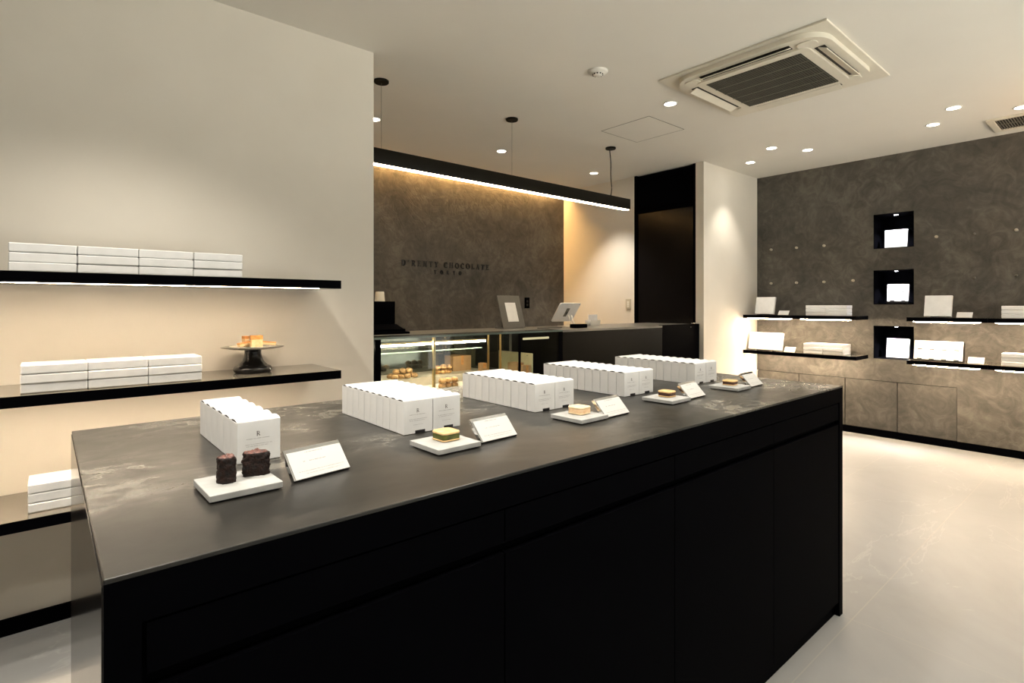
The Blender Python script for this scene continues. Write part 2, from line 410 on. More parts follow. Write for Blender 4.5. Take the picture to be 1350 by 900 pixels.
# cassette air conditioner
t = thing('air_conditioner', 'ivory four-way ceiling cassette air conditioner with a square grey grille', 'air conditioner', (3.51, 1.56, CEIL))
MB().box(-.48, .56, -.49, .52, -.012, 0, .002).build('mounting_board', 'ac_white', t)
b = MB(); b.prism(rounded(.90, .90, .16, 8), -.040, -.0125)
auto_smooth(b.build('panel', 'ac_white', t), 30)
b = MB(); b.prism(rounded(.68, .68, .04, 5), -.052, -.0405)
auto_smooth(b.build('inner_frame', 'ac_white', t), 30)
for k in range(4):
    R = Matrix.Rotation(k*PI/2, 4, 'Z')
    MB().box(-.27, .27, .352, .405, -.0425, -.0402, M4=R).build('air_slot', 'ac_dark', t)
    lv = MB(); lv.box(-.268, .268, -.026, .026, -.003, .003, .002, M4=R @ Matrix.Translation((0, .392, -.052)) @ Matrix.Rotation(math.radians(-24), 4, 'X'))
    lv.build('louvre', 'ac_white', t)
    cv = MB(); cv.prism(rounded(.10, .10, .045, 5, .345, .345), -.046, -.0405, M4=R)
    cv.build('corner_cover', 'ac_white', t)
MB().box(-.287, .287, -.287, .287, -.0535, -.0522).build('grille_cavity', 'ac_dark', t)
g = MB()
for k in range(40):
    y = -.287 + .574*(k+.5)/40
    g.box(-.287, .287, y-.0022, y+.0022, -.0585, -.0537)
for x in [-.287+.574*k/30 for k in range(31)]: g.box(x-.0012, x+.0012, -.287, .287, -.0565, -.0537)
g.build('grille', 'grille_mesh', t)
g = MB()
for k in range(1, 5):
    x = -.287 + .574*k/5
    g.box(x-.0022, x+.0022, -.287, .287, -.0605, -.0586)
g.build('grille_bars', 'slat', t)

t = thing('ceiling_vent', 'rectangular slatted vent in the ceiling beside the plaster wall, at the right edge', 'vent', (5.875, .60, CEIL))
b = MB()
for a in ((-.215, .215, .20, .245), (-.215, .215, -.245, -.20), (-.215, -.17, -.20, .20), (.17, .215, -.20, .20)): b.box(a[0], a[1], a[2], a[3], -.014, 0, .003)
b.build('frame', 'ac_white', t)
MB().box(-.17, .17, -.20, .20, -.003, -.0005).build('cavity', 'ac_dark', t)
b = MB()
for k in range(24):
    y = -.19 + .38*k/23
    b.box(-.17, .17, y-.002, y+.002, -.010, -.0035)
b.box(-.003, .003, -.2, .2, -.0105, -.0035)
b.build('slats', 'slat', t)

# pendant bar
t = thing('pendant_light', 'long black linear pendant lamp hanging over the rear glass counter', 'pendant light', (2.4, 3.26, 2.212))
auto_smooth(MB().box(-1.9, 1.86, -.027, .027, .002, .102, .0015).build('housing', 'bronze', t))
MB().box(-1.88, 1.845, -.022, .022, -.003, .0015).build('diffuser', 'led_pendant', t)
for x in (1.667, 2.789, 3.998):
    MB().lathe([(0, .552), (.048, .552), (.048, .540), (.044, .536), (0, .536)], 32, (x-2.4, 0, 0)).build('ceiling_canopy', 'bronze', t)
MB().tube([(1.667-2.4, 0, .102), (1.667-2.4, 0, .536)], .0012).build('cable', 'slat', t)
MB().tube([(2.789-2.4, 0, .102), (2.789-2.4, 0, .536)], .0012).build('cable', 'slat', t)
pts = []
for k in range(25):
    f = k/24
    pts.append((1.598 + .010*math.sin(f*PI*1.6) + .014*math.sin(f*PI*3)*(1-f), .004*math.sin(f*7), .102+.434*f))
MB().tube(pts, .0048).build('power_cord', 'black_metal', t, True)
MB().cyl((1.82, 0, -.016), .010, .010, 16).build('end_screw', 'black_metal', t)

# amber cove strip along the top of the sign wall
t = thing('cove_light', 'amber linear light in the cove along the top of the sign wall', 'cove light', (3.0, 4.90, CEIL))
MB().box(-3.3, 1.95, -.03, -.024, -.045, 0).build('cove_lip', 'ceiling', t)
MB().box(-3.3, 1.95, -.02, .015, -.014, -.002).build('led_strip', 'led_cove', t)

# ------------------------------------------------------------------ sign lettering (stroked roman capitals)
def arc(cx, cy, rx, ry, a0, a1, n=10):
    return [(cx+rx*math.cos(math.radians(a0+(a1-a0)*k/n)), cy+ry*math.sin(math.radians(a0+(a1-a0)*k/n))) for k in range(n+1)]
GL = {  # strokes: (points, weight) in a cell 1 high
 'D': (.78, [([(.14, 0), (.14, 1)], 1.3), ([(0, 0), (.3, 0)], .5), ([(0, 1), (.3, 1)], .5), ([(.3, 1)]+arc(.3, .5, .42, .5, 90, -90)+[(.3, 0)], 1)]),
 "'": (.25, [([(.12, 1), (.08, .78)], .8)]),
 'R': (.76, [([(.14, 0), (.14, 1)], 1.3), ([(0, 0), (.28, 0)], .5), ([(0, 1), (.3, 1)]+arc(.34, .75, .26, .25, 90, -90)+[(.14, .5)], .9), ([(.34, .5), (.72, 0)], 1.2)]),
 'E': (.64, [([(.14, 0), (.14, 1)], 1.3), ([(0, 1), (.56, 1), (.56, .85)], .6), ([(0, 0), (.60, 0), (.60, .16)], .6), ([(.14, .52), (.44, .52)], .6), ([(.44, .42), (.44, .62)], .5)]),
 'N': (.84, [([(.14, 0), (.14, 1)], .7), ([(.10, 1), (.70, 0)], 1.3), ([(.70, 0), (.70, 1)], .7), ([(0, 0), (.28, 0)], .5), ([(0, 1), (.2, 1)], .5), ([(.56, 1), (.84, 1)], .5)]),
 'T': (.70, [([(.35, 0), (.35, 1)], 1.3), ([(.02, .84), (.02, 1), (.68, 1), (.68, .84)], .6), ([(.2, 0), (.5, 0)], .5)]),
 'Y': (.74, [([(.08, 1), (.37, .5)], 1.3), ([(.66, 1), (.37, .5)], .7), ([(.37, .5), (.37, 0)], 1.3), ([(.22, 0), (.52, 0)], .5), ([(0, 1), (.2, 1)], .5), ([(.56, 1), (.74, 1)], .5)]),
 'C': (.76, [(arc(.42, .5, .38, .5, 48, 312, 16), 1.1), ([(.68, .98), (.68, .76)], .5)]),
 'H': (.84, [([(.14, 0), (.14, 1)], 1.3), ([(.70, 0), (.70, 1)], 1.3), ([(.14, .5), (.70, .5)], .6), ([(0, 0), (.28, 0)], .5), ([(0, 1), (.28, 1)], .5), ([(.56, 0), (.84, 0)], .5), ([(.56, 1), (.84, 1)], .5)]),
 'O': (.84, [(arc(.42, .5, .37, .5, 0, 360, 22), 1.1)]),
 'L': (.62, [([(.14, 0), (.14, 1)], 1.3), ([(0, 1), (.28, 1)], .5), ([(0, 0), (.58, 0), (.58, .18)], .6)]),
 'A': (.80, [([(.10, 0), (.40, 1)], .7), ([(.40, 1), (.70, 0)], 1.3), ([(.2, .36), (.6, .36)], .6), ([(0, 0), (.22, 0)], .5), ([(.56, 0), (.82, 0)], .5)]),
 'K': (.76, [([(.14, 0), (.14, 1)], 1.3), ([(0, 0), (.28, 0)], .5), ([(0, 1), (.28, 1)], .5), ([(.62, 1), (.14, .45)], .7), ([(.28, .58), (.68, 0)], 1.2), ([(.55, 1), (.72, 1)], .4)]),
}
def text_width(s, h, gap): return sum((.36*h if c == ' ' else GL[c][0]*h) + gap for c in s) - gap
def letter_mesh(c, h, wgt, depth):
    """one letter standing in the XZ plane, extruded towards -Y"""
    b = MB()
    for pts, wt in GL[c][1]:
        hw = wgt*wt/2
        for (x0, z0), (x1, z1) in zip(pts[:-1], pts[1:]):
            dx, dz = (x1-x0)*h, (z1-z0)*h; L = math.hypot(dx, dz)
            if L < 1e-6: continue
            nx, nz = -dz/L*hw, dx/L*hw; ex, ez = dx/L*hw*.6, dz/L*hw*.6
            q = [(x0*h-ex+nx, z0*h-ez+nz), (x1*h+ex+nx, z1*h+ez+nz), (x1*h+ex-nx, z1*h+ez-nz), (x0*h-ex-nx, z0*h-ez-nz)]
            vs = [(x, 0, z) for x, z in q] + [(x, -depth, z) for x, z in q]
            b._mk(vs, [(0, 1, 2, 3), (7, 6, 5, 4), (0, 4, 5, 1), (1, 5, 6, 2), (2, 6, 7, 3), (3, 7, 4, 0)])
    return b
t = thing('wall_sign', 'small black serif lettering in two lines on the dark plaster wall behind the rear counter', 'sign', (2.745, YS, 1.70))
def line_of(s, x0, x1, z, h, wgt):
    tot = sum((.30*h if c == ' ' else GL[c][0]*h) for c in s)
    gap = (x1-x0-tot)/(len(s)-1); x = x0
    for c in s:
        if c == ' ': x += .30*h + gap; continue
        o = letter_mesh(c, h, wgt, .008).build('letter', 'black_sticker', t); o.location = (x, -.0005, z)
        x += GL[c][0]*h + gap
line_of("D'RENTY CHOCOLATE", 0, 1.115, .003, .054, .0095)
line_of("TOKYO", .385, .735, -.068, .036, .0065)

# ------------------------------------------------------------------ dark display counter
CT = .96
X0, X1, Y0, Y1 = .054, 2.555, .840, 1.890
t = thing('display_counter', 'large black island counter with a smeared dark grey worktop', 'counter', (0, 0, 0))
MB().box(X0, X1, Y0, Y1, CT-.007, CT, .002).build('worktop', 'worktop', t)
MB().box(X0+.001, X1-.001, Y0+.02, Y1-.001, .0, CT-.007).box(X0+.001, X1-.001, Y0+.001, Y0+.02, .893, CT-.007).box(X1-.036, X1-.001, Y0+.001, Y0+.02, .0, .893).box(X0+.001, X0+.04, Y0+.001, Y0+.02, .0, .893).build('carcass', 'black_satin', t)
MB().box(X0-.0015, X0+.0008, Y0+.002, Y1-.002, .0, CT-.008).build('side_panel', 'black_gloss', t)
dx0 = X0+.044; n = 4; dw = (X1-.040-dx0)/n
for k in range(n):
    a = dx0+k*dw
    MB().box(a+.0015, a+dw-.0015, Y0+.003, Y0+.0195, .822, .889, .001).build('drawer', 'black_satin', t)
    MB().box(a+.0015, a+dw-.0015, Y0+.003, Y0+.0195, .06, .802, .001).build('door', 'black_satin', t)

# ------------------------------------------------------------------ cartons standing in blocks on the counter
W, H = .0885, .0875
def dash_text(mb, cx, z, width, h, y, dens=.0042, M4=None):
    x = cx-width/2
    while x < cx+width/2:
        wd = random.uniform(.0012, .0028)
        mb.box(x, min(x+wd, cx+width/2), y-.00012, y, z-h/2, z+h/2, M4=M4); x += wd + random.choice((.0009, .001, .0012, .0026))
def letter_R(mb, cx, z, h, y):
    for pts, wt in GL['R'][1]:
        for (x0, z0), (x1, z1) in zip(pts[:-1], pts[1:]):
            dx, dz = (x1-x0)*h, (z1-z0)*h; L = math.hypot(dx, dz)
            if L < 1e-6: continue
            hw = .00075*wt; nx, nz = -dz/L*hw, dx/L*hw
            ox = cx-.38*h
            q = [(ox+x0*h+nx, z+z0*h+nz), (ox+x1*h+nx, z+z1*h+nz), (ox+x1*h-nx, z+z1*h-nz), (ox+x0*h-nx, z+z0*h-nz)]
            mb._mk([(a, y-.00015, c) for a, c in q], [(0, 1, 2, 3)])
def make_carton(dep, label, group, loc, front, rz=0):
    t = thing('carton', label, 'carton', loc, rz, group)
    MB().box(-W/2, W/2, -dep/2, dep/2, .0006, H, .0009, 1).build('body', 'white_card', t)
    # lid flap: gently arched sheet, open at the sides so the painted shade shows as a crescent
    n = 8; A = min(.0045, dep*.10)
    b = MB(); top, bot = [], []
    for k in range(n+1):
        f = k/n; y = -dep/2 + dep*f
        z = H + .0002 + A*math.sin(PI*min(1, f*1.08)) if f < .93 else H+.0002+A*math.sin(PI*min(1, f*1.08))
        top.append((y, z+.0009)); bot.append((y, z))
    vs = [(x, y, z) for x in (-W/2, W/2) for y, z in top + bot[::-1]]
    m_ = len(top)*2
    b._mk(vs, [tuple(range(m_))[::-1], tuple(range(m_, 2*m_))] + [(i, (i+1) % m_, m_+(i+1) % m_, m_+i) for i in range(m_)])
    b.build('lid_flap', 'white_card', t)
    MB().box(-W/2+.0006, W/2-.0006, -dep*.27, dep*.27, H, H+A*.5).build('slot_shade', 'slot', t)  # dark filler: shade inside the flap opening put in as colour
    if front:
        b = MB(); yy = -dep/2-.0001
        letter_R(b, -.002, .056, .0095, yy)
        b.build('monogram', 'ink', t)
        b = MB()
        dash_text(b, -.002, .0505, .048, .0011, yy)
        dash_text(b, -.001, .0385, .054, .0009, yy); dash_text(b, -.004, .0345, .044, .0009, yy)
        dash_text(b, -.001, .0235, .028, .0006, yy)
        b.build('printed_text', 'pale_ink', t)
        MB().box(-.010, .020, -dep/2-.0004, -dep/2, .001, .0085).build('sticker', 'black_sticker', t)
    return t
BLK = [  # x of left edge, columns, boxes deep, depth of a box, words for the block
 (.3105, 1, 6, .0605, 'behind the chocolate cake'),
 (.709, 2, 10, .0380, 'behind the green-filled cake'),
 (1.1755, 2, 10, .0385, 'behind the pale cake'),
 (1.628, 2, 11, .0385, 'behind the left brown-filled cake'),
 (2.110, 2, 11, .0385, 'behind the farthest cake'),
]
for bi, (bx, cols, nd, dep, words) in enumerate(BLK):
    grp = 'white cartons ' + words
    src = {}
    for c in range(cols):
        col = '' if cols == 1 else (' in left column' if c == 0 else ' in right column')
        for k in range(nd):
            pos = 'front' if k == 0 else ('rearmost' if k == nd-1 else ORD[k] + ' from the front')
            lab = 'white carton %s%s, block %s' % (pos, col, words)
            jx = random.uniform(-.0012, .0012) if k else 0
            x = bx + W/2 + c*(W+.0018) + jx*.4
            y = 1.262 + dep/2 + k*(dep+.0009)
            rz = random.uniform(-.004, .004)
            if k == 0: make_carton(dep-.0006, lab, grp, (x, y, CT), True)
            elif k == 1 and c == 0: src[bi] = make_carton(dep-.0006, lab, grp, (x, y, CT), False, rz)
            else: dup(src[bi], (x, y, CT), rz, lab, grp)

# ------------------------------------------------------------------ sample slabs, cakes, price stands
def slab(x, y, rz, label):
    t = thing('sample_slab', label, 'tray', (x, y, CT), rz, 'pale stone sample slabs')
    MB().box(-.061, .061, -.061, .061, .003, .0145, .0012).build('plate', 'stone', t)
    MB().box(-.055, .055, -.055, .055, 0, .003).build('base', 'rubber', t)
    return t
SL = [(.272, 1.101, .02, 'pale square stone slab under the two chocolate cake pieces'),
      (.729, 1.098, .03, 'pale square stone slab under the green-filled cake'),
      (1.211, 1.106, .03, 'pale square stone slab under the pale sandwich cake'),
      (1.672, 1.113, .04, 'pale square stone slab under the left brown-filled cake'),
      (2.112, 1.108, .04, 'pale square stone slab under the farthest brown-filled cake')]
for a in SL: slab(*a)
ST = CT+.0146
def noisy_block(name, poly, h, mat, topmat, seed, amp=.0022, parent=None, label=None, loc=(0, 0, 0), rz=0):
    """a torn cake piece: outline poly, height h, lumpy crumb surface"""
    bm = bmesh.new(); n = len(poly); NZ_ = 14; rings = []
    def nz(p, s=1): return noise.noise(Vector(p)*160*s + Vector((seed, 0, 0)))
    for j in range(NZ_+1):
        z = h*j/NZ_; f = 1 - .10*max(0, (z/h-.86)/.14)**2
        ring = []
        for (x, y) in poly:
            k = 1 + (amp/.02)*(nz((x, y, z)) + .6*nz((x, y, z), 2.3)) + .01*math.sin(z*300+seed)
            ring.append(bm.verts.new((x*f*k, y*f*k, z)))
        rings.append(ring)
    for a, b in zip(rings[:-1], rings[1:]):
        for i in range(n): bm.faces.new((a[i], a[(i+1) % n], b[(i+1) % n], b[i]))
    bm.faces.new(rings[0][::-1])
    prev = rings[-1]; tops = []
    for s in (.8, .6, .4, .2):
        ring = []
        for (x, y) in poly:
            p = (x*s*.92, y*s*.92)
            ring.append(bm.verts.new((p[0], p[1], h + .0015 + amp*1.0*(nz((p[0], p[1], h)) + .7*nz((p[0], p[1], h), 2)))))
        for i in range(n): tops.append(bm.faces.new((prev[i], prev[(i+1) % n], ring[(i+1) % n], ring[i])))
        prev = ring
    tops.append(bm.faces.new(prev))
    for f in tops: f.material_index = 1
    bmesh.ops.recalc_face_normals(bm, faces=bm.faces)
    me = bpy.data.meshes.new(name); bm.to_mesh(me); bm.free()
    me.materials.append(M[mat]); me.materials.append(M[topmat])
    for p in me.polygons: p.use_smooth = True
    o = bpy.data.objects.new(name, me); C.objects.link(o); o.location = loc; o.rotation_euler = (0, 0, rz)
    if parent: o.parent = parent
    return o
poly = []
for k in range(40):
    a = 2*PI*k/40; r = .0172
    x, y = r*math.cos(a), r*math.sin(a)
    if x > .012: x = .012 + (x-.012)*.2
    poly.append((x, y))
o = noisy_block('chocolate_cake_piece', poly, .046, 'choc', 'choc_top', 1.0, amp=.0036, loc=(.2555, 1.108, ST))
tag(o, 'small round-backed piece of dark chocolate cake, left on the slab', 'cake', 'chocolate cake pieces')
poly = []
for k in range(56):
    a = 2*PI*k/56
    x, y = math.cos(a), math.sin(a)
    s = (abs(x)**5+abs(y)**5)**(-1/5)
    x, y = x*s*.0225, y*s*.0155
    if x > .012 and y > 0: y *= .7
    poly.append((x, y))
o = noisy_block('chocolate_cake_piece', poly, .043, 'choc', 'choc_top', 5.0, amp=.0040, loc=(.3085, 1.121, ST), rz=-.25)
tag(o, 'wider cut piece of dark chocolate cake, right on the slab', 'cake', 'chocolate cake pieces')

def pillow(mb, w, d, z0, z1, r, soft, seed, amp=.0006):
    """soft-edged rounded square layer"""
    pts = rounded(w, d, r, 6); n = len(pts); prof = []
    for k in range(7):
        a = PI*k/6
        prof.append((soft*(1-math.sin(a)), z0 + (z1-z0)*(1-math.cos(a))/2))
    rings = []
    for ins, z in prof:
        ring = []
        for x, y in pts:
            sx, sy = (w/2-ins)/(w/2), (d/2-ins)/(d/2)
            q = noise.noise(Vector((x*90, y*90, z*60+seed)))
            ring.append(mb.bm.verts.new((x*sx*(1+q*amp*30), y*sy*(1+q*amp*30), z+q*amp)))
        rings.append(ring)
    for a, b in zip(rings[:-1], rings[1:]):
        for i in range(n): mb.bm.faces.new((a[i], a[(i+1) % n], b[(i+1) % n], b[i]))
    for ring, sgn in ((rings[0], -1), (rings[-1], 1)):
        zc = z0 if sgn < 0 else z1
        prev = ring
        for s in (.6, .25):
            nr = [mb.bm.verts.new((x*s, y*s, zc + sgn*.0012*(1-s))) for x, y in pts]
            for i in range(n): mb.bm.faces.new((prev[i], prev[(i+1) % n], nr[(i+1) % n], nr[i]))
            prev = nr
        mb.bm.faces.new(prev)
    return mb
def sandwich(x, y, rz, fill, bis, w, label, fh=.0135):
    t = thing('sandwich_cake', label, 'cake', (x, y, ST+.001), rz, 'square sandwich cakes on slabs')
    pillow(MB(), w, w*1.02, 0, .0036, .009, .0014, 1).build('bottom_biscuit', bis, t, True)
    pillow(MB(), w*.97, w*.99, .0025, .003+fh, .008, .0008, 3).build('filling', fill, t, True)
    pillow(MB(), w*1.02, w*1.04, .0018+fh, .0082+fh, .011, .0028, 8).build('top_biscuit', bis, t, True)
    return t
sandwich(.738, 1.108, .03, 'matcha', 'biscuit', .052, 'square sandwich cake with dark green filling and a golden top')
sandwich(1.220, 1.114, .06, 'vanilla', 'biscuit_pale', .052, 'square sandwich cake that is pale cream all through')
sandwich(1.683, 1.118, .10, 'cocoa', 'biscuit', .049, 'square brown-filled sandwich cake on the fourth slab from the near end', .012)
sandwich(2.122, 1.112, .10, 'cocoa', 'biscuit', .048, 'square brown-filled sandwich cake on the farthest slab', .011)

def price_stand(x, y, rz, w, label):
    t = thing('price_stand', label, 'price card', (x, y, CT), rz, 'tilted price cards on the island counter')
    ang = math.radians(47); L = .069
    F = Matrix.Translation((0, 0, .004)) @ Matrix.Rotation(ang, 4, 'X')
    MB().box(-w/2, w/2, 0, L, -.010, 0, .0006, 1, M4=F).build('holder', 'chrome', t)
    MB().box(-w/2+.004, w/2-.001, .001, L-.009, .0002, .0011, M4=F).build('card', 'white_paper', t)
    b = MB()
    def dt(xc, v, width, hh):
        q = xc-width/2
        while q < xc+width/2:
            wd = random.uniform(.001, .0026)
            b.box(q, q+wd, v-hh/2, v+hh/2, .0011, .00125, M4=F); q += wd + random.choice((.0008, .001, .0024))
    dt(-.002, L*.80, w*.30, .0016); dt(0, L*.52, w*.28, .0018); dt(-w*.22, L*.52, .006, .0016)
    dt(w*.02, L*.22, w*.78, .0011); dt(w*.05, L*.14, w*.62, .0008)
    b.build('printed_text', 'pale_ink', t)
    MB().box(-w/2+.022, w/2-.020, .008, .034, 0, .011).box(-w/2+.022, w/2-.020, .022, .036, .0, .024).build('foot', 'rubber', t)
    return t
PS = [(.420, 1.067, .15, .122, 'tilted white price card beside the chocolate cake slab, nearest the camera'),
      (.870, 1.062, .06, .121, 'tilted white price card beside the green-filled cake'),
      (1.329, 1.055, .06, .124, 'tilted white price card beside the pale sandwich cake'),
      (1.812, 1.073, .06, .122, 'tilted white price card between the fourth and fifth slabs'),
      (2.262, 1.066, .06, .121, 'tilted white price card at the far end of the counter')]
for a in PS: price_stand(*a)

# ------------------------------------------------------------------ left wall shelves with flat gift boxes
for z, lab, led in ((1.419, 'highest black floating shelf on the cream wall', True), (.984, 'middle black floating shelf on the cream wall, with the cake stand', True), (.551, 'lowest black floating shelf, half hidden by the counter', False)):
    t = thing('wall_shelf', lab, 'shelf', (0, 2.55, z), 0, 'black shelves on the cream wall')
    MB().box(-1.69, 1.09, .0015, .3795, -.040, 0).build('board', 'shelf_sheen', t)
    MB().box(-1.69, 1.09, 0, .0014, -.040, -.0004).box(1.0901, 1.0912, 0, .3795, -.040, -.0004).build('edge_band', 'black_satin', t)
    if led: MB().box(-1.60, .985, *((.004, .020, -.0410) if z > 1.2 else (.045, .061, -.0418)), -.0402).build('led_strip', 'led_shelf', t)
def flat_box(loc, rz, label, group, w=.1885, d=.155, h=.0338, src=[]):
    if src and src[0][1:] == (w, d, h): return dup(src[0][0], loc, rz, label, group)
    t = thing('gift_box', label, 'gift box', loc, rz, group)
    MB().box(-w/2+.003, w/2-.003, -d/2+.003, d/2-.003, .0003, h*.42, .0012, 2).build('base', 'white_card', t)
    MB().box(-w/2, w/2, -d/2, d/2, .0014, h-.0004, .0035, 3).build('lid', 'white_card', t)
    src.clear(); src.append((t, w, d, h)); return t
LV = ['bottom', 'middle', 'top']; CN = ['leftmost', 'second from left', 'third from left', 'rightmost']
def stack_boxes(x0, y, z, cols, rows, words, group, step=.1905, jit=.003, w=.1885, d=.155, h=.0338, names=CN):
    for c in range(cols):
        for r in range(rows):
            nm = '' if cols == 1 else ' of %s stack' % names[c if (cols > 3 or c < cols-1) else 3]
            flat_box((x0+w/2+.001+c*step, y+d/2+random.uniform(-1, 1)*jit, z+r*(h+.0006)), random.uniform(-.006, .006), 'flat white box, %s%s, %s' % (LV[r], nm, words), group, w, d, h)
stack_boxes(-.100, 2.60, 1.419, 4, 3, 'on the highest cream-wall shelf', 'gift boxes on the highest left shelf')
stack_boxes(-.069, 2.592, .984, 3, 3, 'on the shelf with the cake stand', 'gift boxes beside the cake stand')
stack_boxes(-.049, 2.614, .551, 1, 3, 'on the lowest cream-wall shelf', 'gift boxes on the lowest left shelf')

# cake stand
t = thing('cake_stand', 'black turned pedestal with a wide thin pewter plate on the middle shelf', 'cake stand', (.743, 2.745, .984))
MB().lathe([(0, 0), (.070, 0), (.079, .004), (.083, .012), (.083, .020), (.078, .028), (.068, .033), (.062, .034), (.061, .038), (.054, .044), (.045, .057), (.039, .074), (.0355, .090), (.036, .104), (.037, .1075), (0, .1075)], 48).build('pedestal', 'black_lacquer', t, True)
MB().lathe([(0, .108), (.060, .108), (.100, .112), (.134, .1185), (.136, .120), (.134, .1212), (.100, .1165), (.060, .1125), (0, .112)], 64).build('plate', 'pewter', t, True)
t = thing('saucer', 'small cream plate of cake slices on top of the pewter stand', 'plate', (.745, 2.745, .984+.1123))
MB().lathe([(0, .0), (.055, .0), (.062, .0035), (.100, .0085), (.106, .0105), (.1055, .0120), (.098, .0110), (.062, .0065), (0, .006)], 56, (0, 0, .0009)).build('dish', 'porcelain', t, True)
PZ = .984+.1123+.0078
def slice_(label, w, d, h, M4, loc, ct=.25):
    t = thing('cake_slice', label, 'cake slice', loc, 0, 'pound cake slices on the stand')
    MB().box(-w/2, w/2, -d/2, d/2, 0, h, .002, M4=M4).build('crumb', 'loaf', t)
    MB().box(-w/2-.0006, w/2+.0006, -d/2-.0006, d/2+.0006, h*(1-ct), h+.0022, .002, M4=M4).build('crust', 'crust', t)
    return t
Rz = lambda a: Matrix.Rotation(a, 4, 'Z')
Rx = lambda a: Matrix.Rotation(a, 4, 'X')
Ry = lambda a: Matrix.Rotation(a, 4, 'Y')
slice_('cut block of pound cake standing on top, cut face to the front', .050, .038, .052, Rz(-.05), (.752, 2.725, PZ), .34)
slice_('slim slice of pound cake lying to the left of the block', .062, .024, .014, Rz(.30) @ Ry(-.16), (.705, 2.735, PZ+.008))
slice_('slim slice of pound cake lying to the right of the block', .060, .024, .013, Rz(-.35) @ Ry(.10), (.812, 2.735, PZ+.007))
slice_('end piece of pound cake showing behind the block, upper left', .020, .032, .048, Rz(.2), (.718, 2.775, PZ))

# ------------------------------------------------------------------ right wall: shelf units, pegs, niches, cupboards
XF = 5.92
def rshelf(y0, y1, z, label, hang, back, seamless=False):
    t = thing('ledge_shelf', label, 'shelf', (XF, y0, z), 0, 'black ledge shelves on the plaster wall')
    L = y1-y0
    MB().box(.0012, .3445, .001, L-.001, -.037, 0).build('board', 'shelf_sheen', t)
    MB().box(0, .0011, .001, L-.001, -.037, -.0003).box(0, .3445, .0002, .0009, -.037, -.0003).box(0, .3445, L-.0009, L-.0002, -.037, -.0003).build('edge_band', 'black_satin', t)
    b = MB(); prof = [(.045, 0), (.075, 1), (L-.075, 1), (L-.045, 0)]
    vs = []
    for yy, f in prof:
        zz = -.0374 - .0005 - f*hang
        vs += [(back, yy, -.0374), (back+.022, yy, -.0374), (back+.022, yy, zz), (back, yy, zz)]
    fs = [(0, 1, 2, 3), (12, 15, 14, 13)]
    for k in range(3):
        o_ = 4*k
        for i in range(4): fs.append((o_+i, o_+(i+1) % 4, o_+4+(i+1) % 4, o_+4+i))
    b._mk(vs, fs)
    b.build('led_bar', 'led_right', t)
for y0, y1, z, lab, hang, back in (
    (2.392, 2.951, 1.193, 'upper ledge shelf against the cream column', .011, .010),
    (1.832, 2.391, 1.193, 'upper ledge shelf ending left of the niches', .011, .010),
    (2.392, 2.951, .803, 'lower ledge shelf against the cream column', .006, .15),
    (1.832, 2.391, .803, 'lower ledge shelf ending left of the niches', .006, .15),
    (.870, 1.429, 1.190, 'upper ledge shelf starting right of the niches', .011, .010),
    (.310, .869, 1.190, 'upper ledge shelf at the right edge of the photo', .011, .010),
    (.870, 1.429, .803, 'lower ledge shelf starting right of the niches', .009, .006),
    (.310, .869, .803, 'lower ledge shelf at the right edge of the photo', .009, .006)):
    rshelf(y0, y1, z, lab, hang*.6, back)

def peg(y, z, label, dark=False):
    t = MB().lathe([(0, 0), (.013, 0), (.013, .020), (.011, .0225), (0, .0225)], 20, M4=Matrix.Rotation(-PI/2, 4, 'Y')).build('wall_peg', 'shelf_sheen' if dark else 'peg', None, True)
    t.location = (XR, y, z); tag(t, label, 'peg', 'pegs in the plaster wall')
for y, w_ in ((2.789, 'nearest the column'), (2.514, 'second from the column'), (2.237, 'third from the column')):
    peg(y, 1.928, 'pale round peg in the upper row, ' + w_); peg(y, 1.545, 'pale round peg in the lower row, ' + w_)
peg(1.963, 1.551, 'pale round peg in the lower row, just left of the niches')
peg(1.279, 1.931, 'pale round peg just right of the top niche')
peg(1.008, 1.930, 'dark round peg in the upper row right of the niches', True)
peg(.733, 1.936, 'pale round peg in the upper row at the right edge')
peg(1.006, 1.540, 'dark round peg in the lower row right of the niches', True)
peg(.733, 1.549, 'dark round peg in the lower row at the right edge', True)

NN = ['lowest', 'middle', 'top']
for i, (z0, z1) in enumerate(NZ):
    t = thing('wall_niche', '%s black square niche in the plaster wall' % NN[i], 'niche', (XR, (NY0+NY1)/2, z0), 0, 'niches in the plaster wall')
    hw, hh, D = (NY1-NY0)/2, z1-z0, .30; q = .0035
    MB().box(.0, D, -hw-q, -hw, -q, hh+q).box(0, D, hw, hw+q, -q, hh+q).box(0, D, -hw, hw, -q, 0).box(0, D, -hw, hw, hh, hh+q).box(D, D+q, -hw-q, hw+q, -q, hh+q).build('lining', 'black_satin', t)
    MB().lathe([(.024, 0), (.024, -.004), (.018, -.006), (0, -.0062)], 28, (.10, 0, hh-.0002)).build('spot_bezel', 'chrome', t, True)
    MB().lathe([(.016, -.0066), (.012, -.0072), (0, -.0074)], 24, (.10, 0, hh)).build('spot_lens', 'niche_lens', t, True)
    L = bpy.data.lights.new('niche_bulb', 'SPOT'); L.energy = 9.5; L.color = (.95, .97, 1.0); L.spot_size = math.radians(95); L.spot_blend = .8; L.shadow_soft_size = .012
    o = bpy.data.objects.new('niche_bulb', L); C.objects.link(o); o.parent = t; o.location = (.075, 0, hh-.014)
    o.rotation_euler = (0, math.radians(-8), 0)

